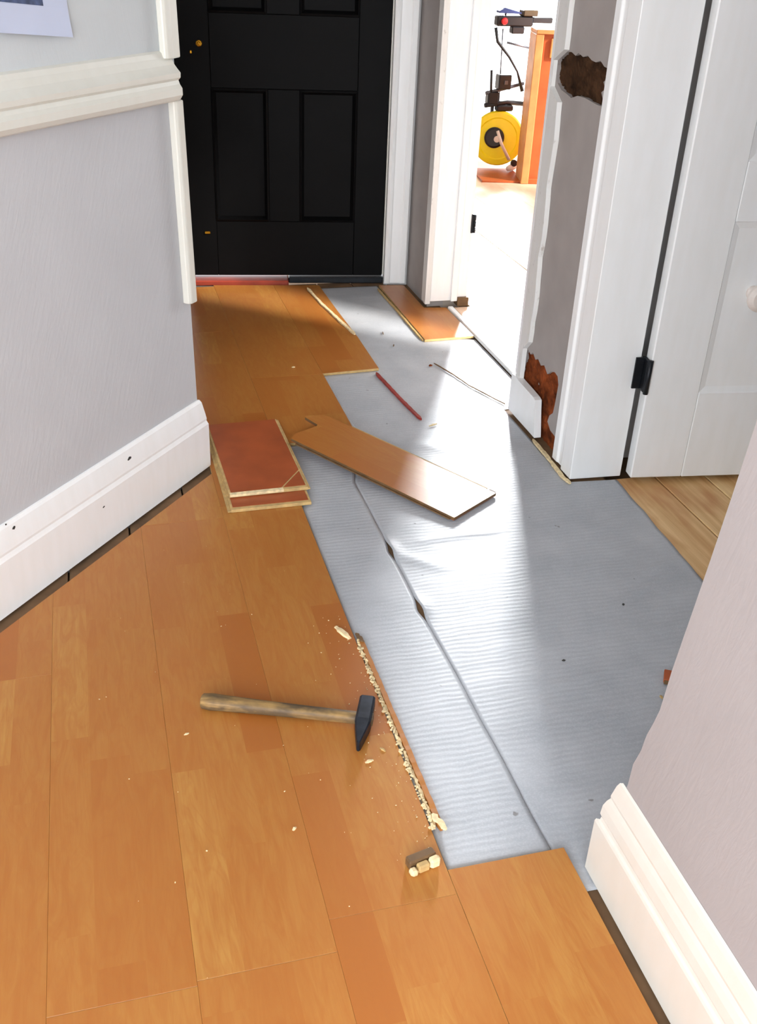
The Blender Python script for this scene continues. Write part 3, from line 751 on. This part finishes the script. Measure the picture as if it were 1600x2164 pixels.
# two planks lying face down in a stack; local x = along +Y of the hall
def face_down(name, label, x0, x1, y0, y1, z, rz, group):
    o = empty(name, (x0, y0, z), rz); tag(o, label, 'plank', group)
    W, L = x1-x0, y1-y0
    box('board', 'core', 0, W, 0, L, 0.0, 0.0085, o, 0.0006)
    return o, W, L
s1, W, L = face_down('loose_plank', 'lower face-down laminate plank under the stack beside the left skirting', 0.262, 0.472, 2.232, 2.715, 0.0093, 0.010, 'laminate planks lifted from the floor')
box('backing', 'lamback', 0.006, W-0.006, 0.012, L-0.004, 0.0086, 0.0096, s1)
box('locking_lip', 'core', -0.008, 0.0, 0.0, L, 0.001, 0.0045, s1, 0.0005)
s2, W, L = face_down('loose_plank', 'upper face-down reddish-backed laminate plank with a corner crack, on the stack', 0.266, 0.476, 2.292, 2.725, 0.0193, 0.022, 'laminate planks lifted from the floor')
bm = bmesh.new(); a_prism(bm, [(0.006, 0.012), (W-0.070, 0.012), (W-0.026, 0.072), (W-0.005, 0.100), (W-0.005, L-0.003), (0.006, L-0.003)], 'z', 0.0086, 0.0098); link('backing', bm, 'lamback', s2)
bm = bmesh.new(); a_prism(bm, [(W-0.064, 0.012), (W-0.005, 0.012), (W-0.005, 0.092), (W-0.022, 0.070)], 'z', 0.0086, 0.0096); link('backing_corner', bm, 'lamback', s2)
box('locking_lip', 'corepale', 0.002, W-0.066, -0.003, 0.0105, 0.003, 0.0098, s2, 0.0005)
box('locking_lip', 'core', W, W+0.006, 0.0, L, 0.001, 0.005, s2, 0.0005)

# face-up plank leaning from the stack down to the underlay
def frame(o, xa, yb):
    x = (xa-o).normalized(); z = x.cross(yb-o).normalized(); y = z.cross(x)
    m = Matrix.Identity(4)
    for i, v in enumerate((x, y, z)):
        for j in range(3): m[j][i] = v[j]
    m.translation = o; return m
P_nr = Vector((0.817, 2.093, 0.0030))       # near right corner on the floor
P_fr = Vector((0.952, 2.226, 0.0030))       # far right corner
P_nl = Vector((0.488, 2.556, 0.0305))       # near left corner, on the stack
Mx = frame(P_nr, P_nl, P_nr-(P_fr-P_nr))    # local x: from right end to left end, y towards the viewer => flip
Mx = frame(P_nl, P_nr, P_nl+(P_fr-P_nr))    # local x: left end -> right end, y: away from the viewer
Lq = (P_nr-P_nl).length; Wq = 0.188
lp3 = loose('loose_plank', 'face-up honey-coloured laminate plank with a notched end, leaning off the stack onto the underlay',
      [(-0.012, 0.0), (Lq, 0.0), (Lq+0.004, Wq), (-0.050, Wq), (-0.084, Wq-0.045), (-0.080, 0.130), (-0.022, 0.122), (-0.018, 0.114), (-0.026, 0.030)], 0.0090, ['lam', 'coredark'], Mx, 'plank', 'laminate planks lifted from the floor')
box('tongue', 'core', 0.05, Lq-0.03, Wq+0.0002, Wq+0.010, 0.003, 0.006, lp3, 0.0005)
box('tongue', 'coredark', Lq-0.022, Lq-0.002, Wq+0.0002, Wq+0.009, 0.0025, 0.0065, lp3, 0.0005)
box('groove_lip', 'coredark', 0.01, Lq-0.01, -0.007, -0.0002, 0.0006, 0.0036, lp3, 0.0005)

# ------------------------------------------------------------------ strips, splinters, chips
def ribbon(name, mat, pts, w_, z0, h, label, cat, jag=0.0, group=None, n=24, parent=None):
    """strip following plan points, optional ragged sides"""
    P = [Vector((*p, 0)) for p in pts]
    bm = bmesh.new(); rings = []
    for i in range(n+1):
        t = i/n*(len(P)-1); k = min(int(t), len(P)-2); f = t-k
        p = P[k].lerp(P[k+1], f); d = (P[min(k+1, len(P)-1)]-P[k]).normalized(); s = Vector((-d.y, d.x, 0))
        ww = w_/2*(1 if 0 < i < n else 0.4)
        a = ww*(1+jag*rnd.uniform(-1, 1)); b = ww*(1+jag*rnd.uniform(-1, 1)); hh = h*(1+0.4*jag*rnd.uniform(-1, 1))
        rings.append([p+s*a+Vector((0, 0, z0)), p-s*b+Vector((0, 0, z0)), p-s*b*0.9+Vector((0, 0, z0+hh)), p+s*a*0.9+Vector((0, 0, z0+hh))])
    loft(bm, rings); o = link(name, bm, mat, parent)
    if label: tag(o, label, cat, group)
    return o
ribbon('torn_strip', 'redstrip', [(0.874, 3.085), (0.884, 2.98), (0.898, 2.84), (0.916, 2.70)], 0.011, 0.0, 0.006, 'thin curved red-brown strip lying on the underlay beyond the loose plank', 'strip', 0.15)
ribbon('torn_strip', 'corepale', [(0.822, 4.00), (0.838, 3.80), (0.862, 3.62), (0.886, 3.44)], 0.013, 0.0092, 0.005, 'long pale splinter along the far laminate edge near the black door', 'splinter', 0.25)
ribbon('torn_strip', 'coredark', [(1.098, 3.14), (1.135, 3.02), (1.155, 2.93), (1.22, 2.765)], 0.0035, 0.0015, 0.003, 'thin dark sliver on the underlay in front of the doorway', 'splinter', 0.5)
ribbon('torn_strip', 'corepale', [(1.206, 2.50), (1.204, 2.38), (1.197, 2.26), (1.203, 2.222)], 0.010, 0.001, 0.006, 'pale wood strip on the floor at the foot of the white door frame', 'strip', 0.3)
ribbon('torn_strip', 'core', [(1.118, 3.975), (1.122, 3.75), (1.126, 3.36)], 0.008, 0.0, 0.006, 'narrow dark edged strip beside the cut laminate piece', 'strip', 0.2)
# broken tongue along the lifted edge
tg = empty('broken_tongue', (0, 0, 0)); tag(tg, 'broken splintered laminate tongue along the lifted edge beside the hammer', 'splinter')
ribbon('tongue_strip', 'lam', [(0.458, 1.655), (0.4615, 1.40), (0.4640, 1.118)], 0.011, 0.0022, 0.007, None, None, 0.12, n=50, parent=tg)
ribbon('torn_core', 'corepale', [(0.4505, 1.650), (0.4535, 1.40), (0.4555, 1.125)], 0.0055, 0.0022, 0.0045, None, None, 0.55, n=90, parent=tg)
bm = bmesh.new()
for i in range(150):
    y = rnd.uniform(1.12, 1.655); x = 0.4475+0.003*(1.655-y)+rnd.uniform(-0.003, 0.004); s = rnd.uniform(0.0014, 0.0042)
    v = bmesh.ops.create_cube(bm, size=1)['verts']
    m = Matrix.Translation((x, y, rnd.uniform(0.0085, 0.0105))) @ Matrix.Rotation(rnd.uniform(0, 3), 4, 'Z') @ Matrix.Rotation(rnd.uniform(-.6, .6), 4, 'X') @ Matrix.Diagonal((s, s*rnd.uniform(1, 3), s*0.8, 1))
    bmesh.ops.transform(bm, matrix=m, verts=v)
tf = link('torn_fibres', bm, 'corepale', tg); tf['kind'] = 'stuff'
ribbon('tongue_tip', 'corepale', [(0.458, 1.150), (0.470, 1.112)], 0.010, 0.009, 0.004, None, None, 0.5, n=6, parent=tg)
ribbon('tongue_tip', 'coredark', [(0.452, 1.672), (0.462, 1.640)], 0.008, 0.0085, 0.003, None, None, 0.5, n=6, parent=tg)

def chip(x, y, l, w_, h, rz, mat, label, z=0.0092, cat='wood chip'):
    bm = bmesh.new(); n = 7; rings = []
    for i in range(n+1):
        t = i/n; f = 0.35+0.65*math.sin(math.pi*min(0.92, max(0.10, t+rnd.uniform(-.06, .06))))
        a, b, hh = w_/2*f*rnd.uniform(0.8, 1.1), w_/2*f*rnd.uniform(0.8, 1.1), h*f*rnd.uniform(0.75, 1.05)
        X = l*(t-0.5); rings.append([Vector((X, -a, 0)), Vector((X, b, 0)), Vector((X, b*0.8, hh)), Vector((X, -a*0.7, hh*0.9))])
    loft(bm, rings); o = link('wood_chip', bm, mat); o.location = (x, y, z); o.rotation_euler = (0, 0, rz); tag(o, label, cat, 'wood chips broken off the laminate'); return o
chip(0.425, 1.680, 0.052, 0.015, 0.006, -1.15, 'corepale', 'pale pointed wood chip above the broken tongue')
blk = empty('wood_chip', (0.4085, 1.048, 0.0092), 0.22); blk.scale = (1.3, 1.3, 1.3); tag(blk, 'largest chipped wood block with pale ends, beside the underlay corner', 'wood chip', 'wood chips broken off the laminate')
box('chip_body', 'coredark', -0.018, 0.020, 0.001, 0.014, 0, 0.014, blk, 0.002)
box('chip_face', 'core', -0.010, 0.006, -0.009, 0.0008, 0, 0.012, blk, 0.002)
box('chip_end', 'corepale', 0.0065, 0.021, -0.010, 0.0008, 0, 0.015, blk, 0.003)
box('chip_end', 'corepale', -0.021, -0.0105, -0.011, 0.0008, 0, 0.009, blk, 0.003)
chip(0.384, 1.296, 0.016, 0.006, 0.004, 0.2, 'corepale', 'small pale splinter just below the hammer head')
chip(0.416, 1.320, 0.013, 0.005, 0.003, -1.0, 'core', 'tiny tan splinter between hammer peen and broken tongue')
chip(0.222, 1.172, 0.009, 0.006, 0.003, 0.8, 'corepale', 'tiny pale crumb on the laminate below the hammer handle')
chip(0.070, 1.440, 0.010, 0.004, 0.002, 0.3, 'corepale', 'tiny pale crumb left of the hammer handle end')
chip(0.603, 3.168, 0.012, 0.008, 0.003, 0.1, 'corepale', 'small white crumb on the shaded far laminate')
chip(0.940, 2.655, 0.030, 0.007, 0.004, 0.4, 'corepale', 'pale chip at the end of the red-brown strip', 0.002)
chip(1.080, 3.12, 0.014, 0.010, 0.005, 0.4, 'plaster', 'small brown crumb on the underlay near the doorway', 0.002)
chip(1.005, 3.33, 0.022, 0.005, 0.003, 1.2, 'coredark', 'little dark sliver on the brightly lit underlay', 0.002)
chip(1.000, 3.46, 0.030, 0.004, 0.003, 1.4, 'coredark', 'thin upright-pointing sliver on the underlay near the black door', 0.002)
chip(1.006, 0.930*1.45, 0.010, 0.007, 0.003, 1.4, 'core', 'tan crumb on the underlay by the right wall', 0.002)
for i, (x, y, lb) in enumerate(((0.860, 1.50, 'dark speck'), (1.08, 1.66, 'black crumb'))):
    chip(x, y, 0.008, 0.006, 0.002, i, 'dirt', lb+(' in the middle of the grey underlay' if i == 0 else ' on the rippled underlay by the pine boards'), 0.002)
o = empty('wood_offcut', (1.042, 1.405, 0.0015), -0.55); tag(o, 'small brown laminate offcut half hidden behind the right wall', 'offcut')
box('board', 'cabwood', 0.0, 0.12, -0.018, 0.018, 0.0, 0.0085, o, 0.001)
box('backing', 'coredark', 0.001, 0.119, -0.0225, -0.0185, 0.0, 0.008, o, 0.0005)
# fine dust and crumbs nobody could count
bm = bmesh.new()
for i in range(130):
    t = rnd.random()
    if t < 0.75: x, y, z = rnd.gauss(0.43, 0.05), rnd.uniform(1.05, 1.75), 0.0093
    else: x, y, z = rnd.uniform(-0.1, 0.4), rnd.uniform(0.9, 2.1), 0.0093
    if x > 0.444 and z > 0.005: x = 0.43
    s = rnd.uniform(0.0006, 0.0016)
    v = bmesh.ops.create_cube(bm, size=1)['verts']
    bmesh.ops.transform(bm, matrix=Matrix.Translation((x, y, z+s*0.4)) @ Matrix.Rotation(rnd.uniform(0, 3), 4, 'Z') @ Matrix.Diagonal((s*rnd.uniform(1, 2), s, s*0.8, 1)), verts=v)
dust = link('sawdust', bm, 'corepale'); tag(dust, 'pale sawdust crumbs scattered over the laminate around the hammer', 'sawdust', kind='stuff')

# ------------------------------------------------------------------ paper on the left wall
pp = empty('paper_sheet', (0, 0, 0)); tag(pp, 'bluish white printed paper pinned to the upper left wall', 'paper')
pa = 0.10
def paper_pt(u, v, off):
    """u leftwards from the right edge, v upwards from the bottom edge, metres"""
    s = -0.384-u*math.cos(pa)+v*math.sin(pa)*0.35; z = 1.112+u*math.sin(pa)+v*math.cos(pa)
    lift = 0.004+0.010*max(0, 1-v/0.10)**2
    return Vector((*lp(s, WOFF+lift+off), z))
def paper_patch(name, mat, u0, u1, v0, v1, off, th):
    bm = bmesh.new(); G = []
    for j in range(13):
        G.append([bm.verts.new(paper_pt(u0+(u1-u0)*i/6, v0+(v1-v0)*j/12, off)) for i in range(7)])
    for j in range(12):
        for i in range(6): bm.faces.new((G[j][i], G[j][i+1], G[j+1][i+1], G[j+1][i]))
    g = bmesh.ops.extrude_face_region(bm, geom=list(bm.faces))
    for v in g['geom']:
        if isinstance(v, bmesh.types.BMVert): v.co -= Vector((N_.x, N_.y, 0))*th
    return link(name, bm, mat, pp)
paper_patch('sheet', 'paper', 0, 0.21, 0, 0.297, 0, 0.0008)
paper_patch('printed_block', 'ink', 0.068, 0.19, 0.050, 0.20, 0.0006, 0.0005)

# ------------------------------------------------------------------ front room furniture
# exercise machine with yellow disc wheel; local x right, y away, scaled from the floor contact
ex = empty('exercise_bike', (2.462, 6.20, 0.0095)); tag(ex, 'dark folding exercise bike with a yellow disc wheel by the front-room window', 'exercise bike')
ex_rz = -0.42
def exz(z): return z-0.0095
wh = lathe('flywheel', 'yellow', [(0, 0.020), (0.155, 0.020), (0.162, 0.012), (0.162, -0.012), (0.155, -0.020), (0.125, -0.022), (0.118, -0.016), (0.07, -0.018), (0, -0.018)], ex, 40, (0.022, 0, exz(0.190)), (0, 0, ex_rz)); wh['label'] = 'bright yellow disc wheel'
hb = lathe('hub', 'darkplastic', [(0, -0.0182), (0.062, -0.0182), (0.062, -0.030), (0.050, -0.036), (0, -0.036)], wh, 28, (-0.02, 0, 0.005))
lathe('hub_cap', 'whiteplastic', [(0, -0.0362), (0.020, -0.0362), (0.018, -0.046), (0, -0.048)], hb, 18, (0.018, 0, -0.006))
tube('stay', 'whiteplastic', [(-0.012, -0.075, exz(0.245)), (0.020, -0.078, exz(0.17)), (0.080, -0.080, exz(0.075))], 0.010, ex)
bm = bmesh.new(); a_tube(bm, [(0.060, -0.13, 0.022), (0.110, -0.085, 0.026), (0.150, -0.03, 0.022)], [0.016, 0.022, 0.016], 10); link('foot', bm, 'whiteplastic', ex, True)
lathe('foot_cap', 'darkplastic', [(0, 0.006), (0.020, 0.006), (0.020, -0.012), (0, -0.014)], ex, 16, (0.098, -0.118, exz(0.062)))
tube('fork', 'greymetal', [(-0.02, 0.03, exz(0.20)), (-0.02, 0.03, exz(0.38))], 0.012, ex)
tube('lower_bar', 'darkplastic', [(-0.09, -0.02, exz(0.385)), (0.06, 0.0, exz(0.40)), (0.21, 0.03, exz(0.385))], 0.014, ex)
tube('upper_bar', 'greymetal', [(-0.09, -0.02, exz(0.455)), (0.02, 0.0, exz(0.475)), (0.17, 0.03, exz(0.505))], 0.011, ex)
box('crank_housing', 'darkplastic', -0.075, -0.005, -0.03, 0.03, exz(0.388), exz(0.465), ex, 0.008)
box('fork_crown', 'darkplastic', -0.01, 0.10, -0.025, 0.025, exz(0.350), exz(0.385), ex, 0.008)
pd = box('pedal', 'darkplastic', -0.022, 0.060, -0.050, 0.020, exz(0.478), exz(0.562), ex, 0.006)
box('pedal_reflector', 'greymetal', 0.012, 0.034, -0.056, -0.0502, exz(0.508), exz(0.530), pd, 0.001)
tube('pedal_arm', 'darkplastic', [(-0.056, -0.02, exz(0.45)), (-0.066, -0.02, exz(0.585))], 0.008, ex)
tube('frame_tube', 'darkplastic', [(-0.055, 0.0, exz(0.815)), (-0.035, 0.0, exz(0.74)), (0.05, 0.0, exz(0.655)), (0.11, 0.0, exz(0.575)), (0.155, 0.0, exz(0.465))], [0.010, 0.010, 0.008, 0.006, 0.012], ex)
tube('mast', 'greymetal', [(0.012, 0.01, exz(0.40)), (-0.005, 0.01, exz(0.81))], 0.004, ex, 6)
tube('handle_stay', 'greymetal', [(0.03, 0.01, exz(0.735)), (0.19, 0.01, exz(0.705))], 0.007, ex, 6)
box('saddle_beam', 'darkplastic', -0.06, 0.17, -0.03, 0.03, exz(0.825), exz(0.882), ex, 0.008)
box('saddle_nose', 'darkplastic', 0.04, 0.12, -0.025, 0.025, exz(0.785), exz(0.8249), ex, 0.006)
box('beam_end', 'darkplastic', 0.1702, 0.30, -0.015, 0.015, exz(0.845), exz(0.875), ex, 0.005)
rk = lathe('adjusting_knob', 'redplastic', [(0, -0.030), (0.018, -0.030), (0.020, -0.040), (0.016, -0.050), (0, -0.052)], ex, 18, (-0.018, 0, exz(0.853))); rk['label'] = 'red knob'
box('console', 'browncard', 0.10, 0.19, -0.04, 0.04, exz(0.8821), exz(0.915), ex, 0.004)
bm = bmesh.new(); a_prism(bm, [(-0.05, exz(0.905)), (-0.02, exz(0.925)), (0.09, exz(0.9)), (0.09, exz(0.893)), (-0.05, exz(0.895))], 'y', -0.03, 0.03); bev(bm, 0.002); link('grip', bm, 'blue', ex)
tube('grip_stem', 'greymetal', [(0.0, 0, exz(0.88)), (0.0, 0, exz(0.90))], 0.006, ex, 6)
base = empty('shaded_floor_strip', (2.30, 6.02, 0.0095), -0.16); tag(base, 'orange strip standing in for the shaded room floor under the yellow wheel', 'board')  # added strip, its orange stands for room floor in the machine's shade
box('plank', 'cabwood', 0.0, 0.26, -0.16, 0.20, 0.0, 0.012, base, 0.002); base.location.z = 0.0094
ex.location.z = 0.0220
# pine unit
cb = empty('pine_shelf_unit', (2.500, 5.800, 0.0094), -0.22); tag(cb, 'low orange pine shelf unit with paler edges, in the front room', 'shelf unit')
box('side_post', 'cabedge', 0.0, 0.045, 0.0, 0.20, 0.0, 0.822, cb, 0.003)
box('side_post', 'cabedge', 0.655, 0.70, 0.0, 0.20, 0.0, 0.822, cb, 0.003)
box('top_board', 'cabedge', 0.0, 0.70, -0.006, 0.20, 0.8222, 0.846, cb, 0.003)
box('back_panel', 'cabwood', 0.0452, 0.6548, 0.022, 0.036, 0.03, 0.8218, cb)
box('base_rail', 'cabwood', 0.0452, 0.6548, 0.005, 0.20, 0.0, 0.0298, cb, 0.002)
box('corner_block', 'cabedge', 0.09, 0.16, 0.004, 0.0218, 0.70, 0.80, cb, 0.003)
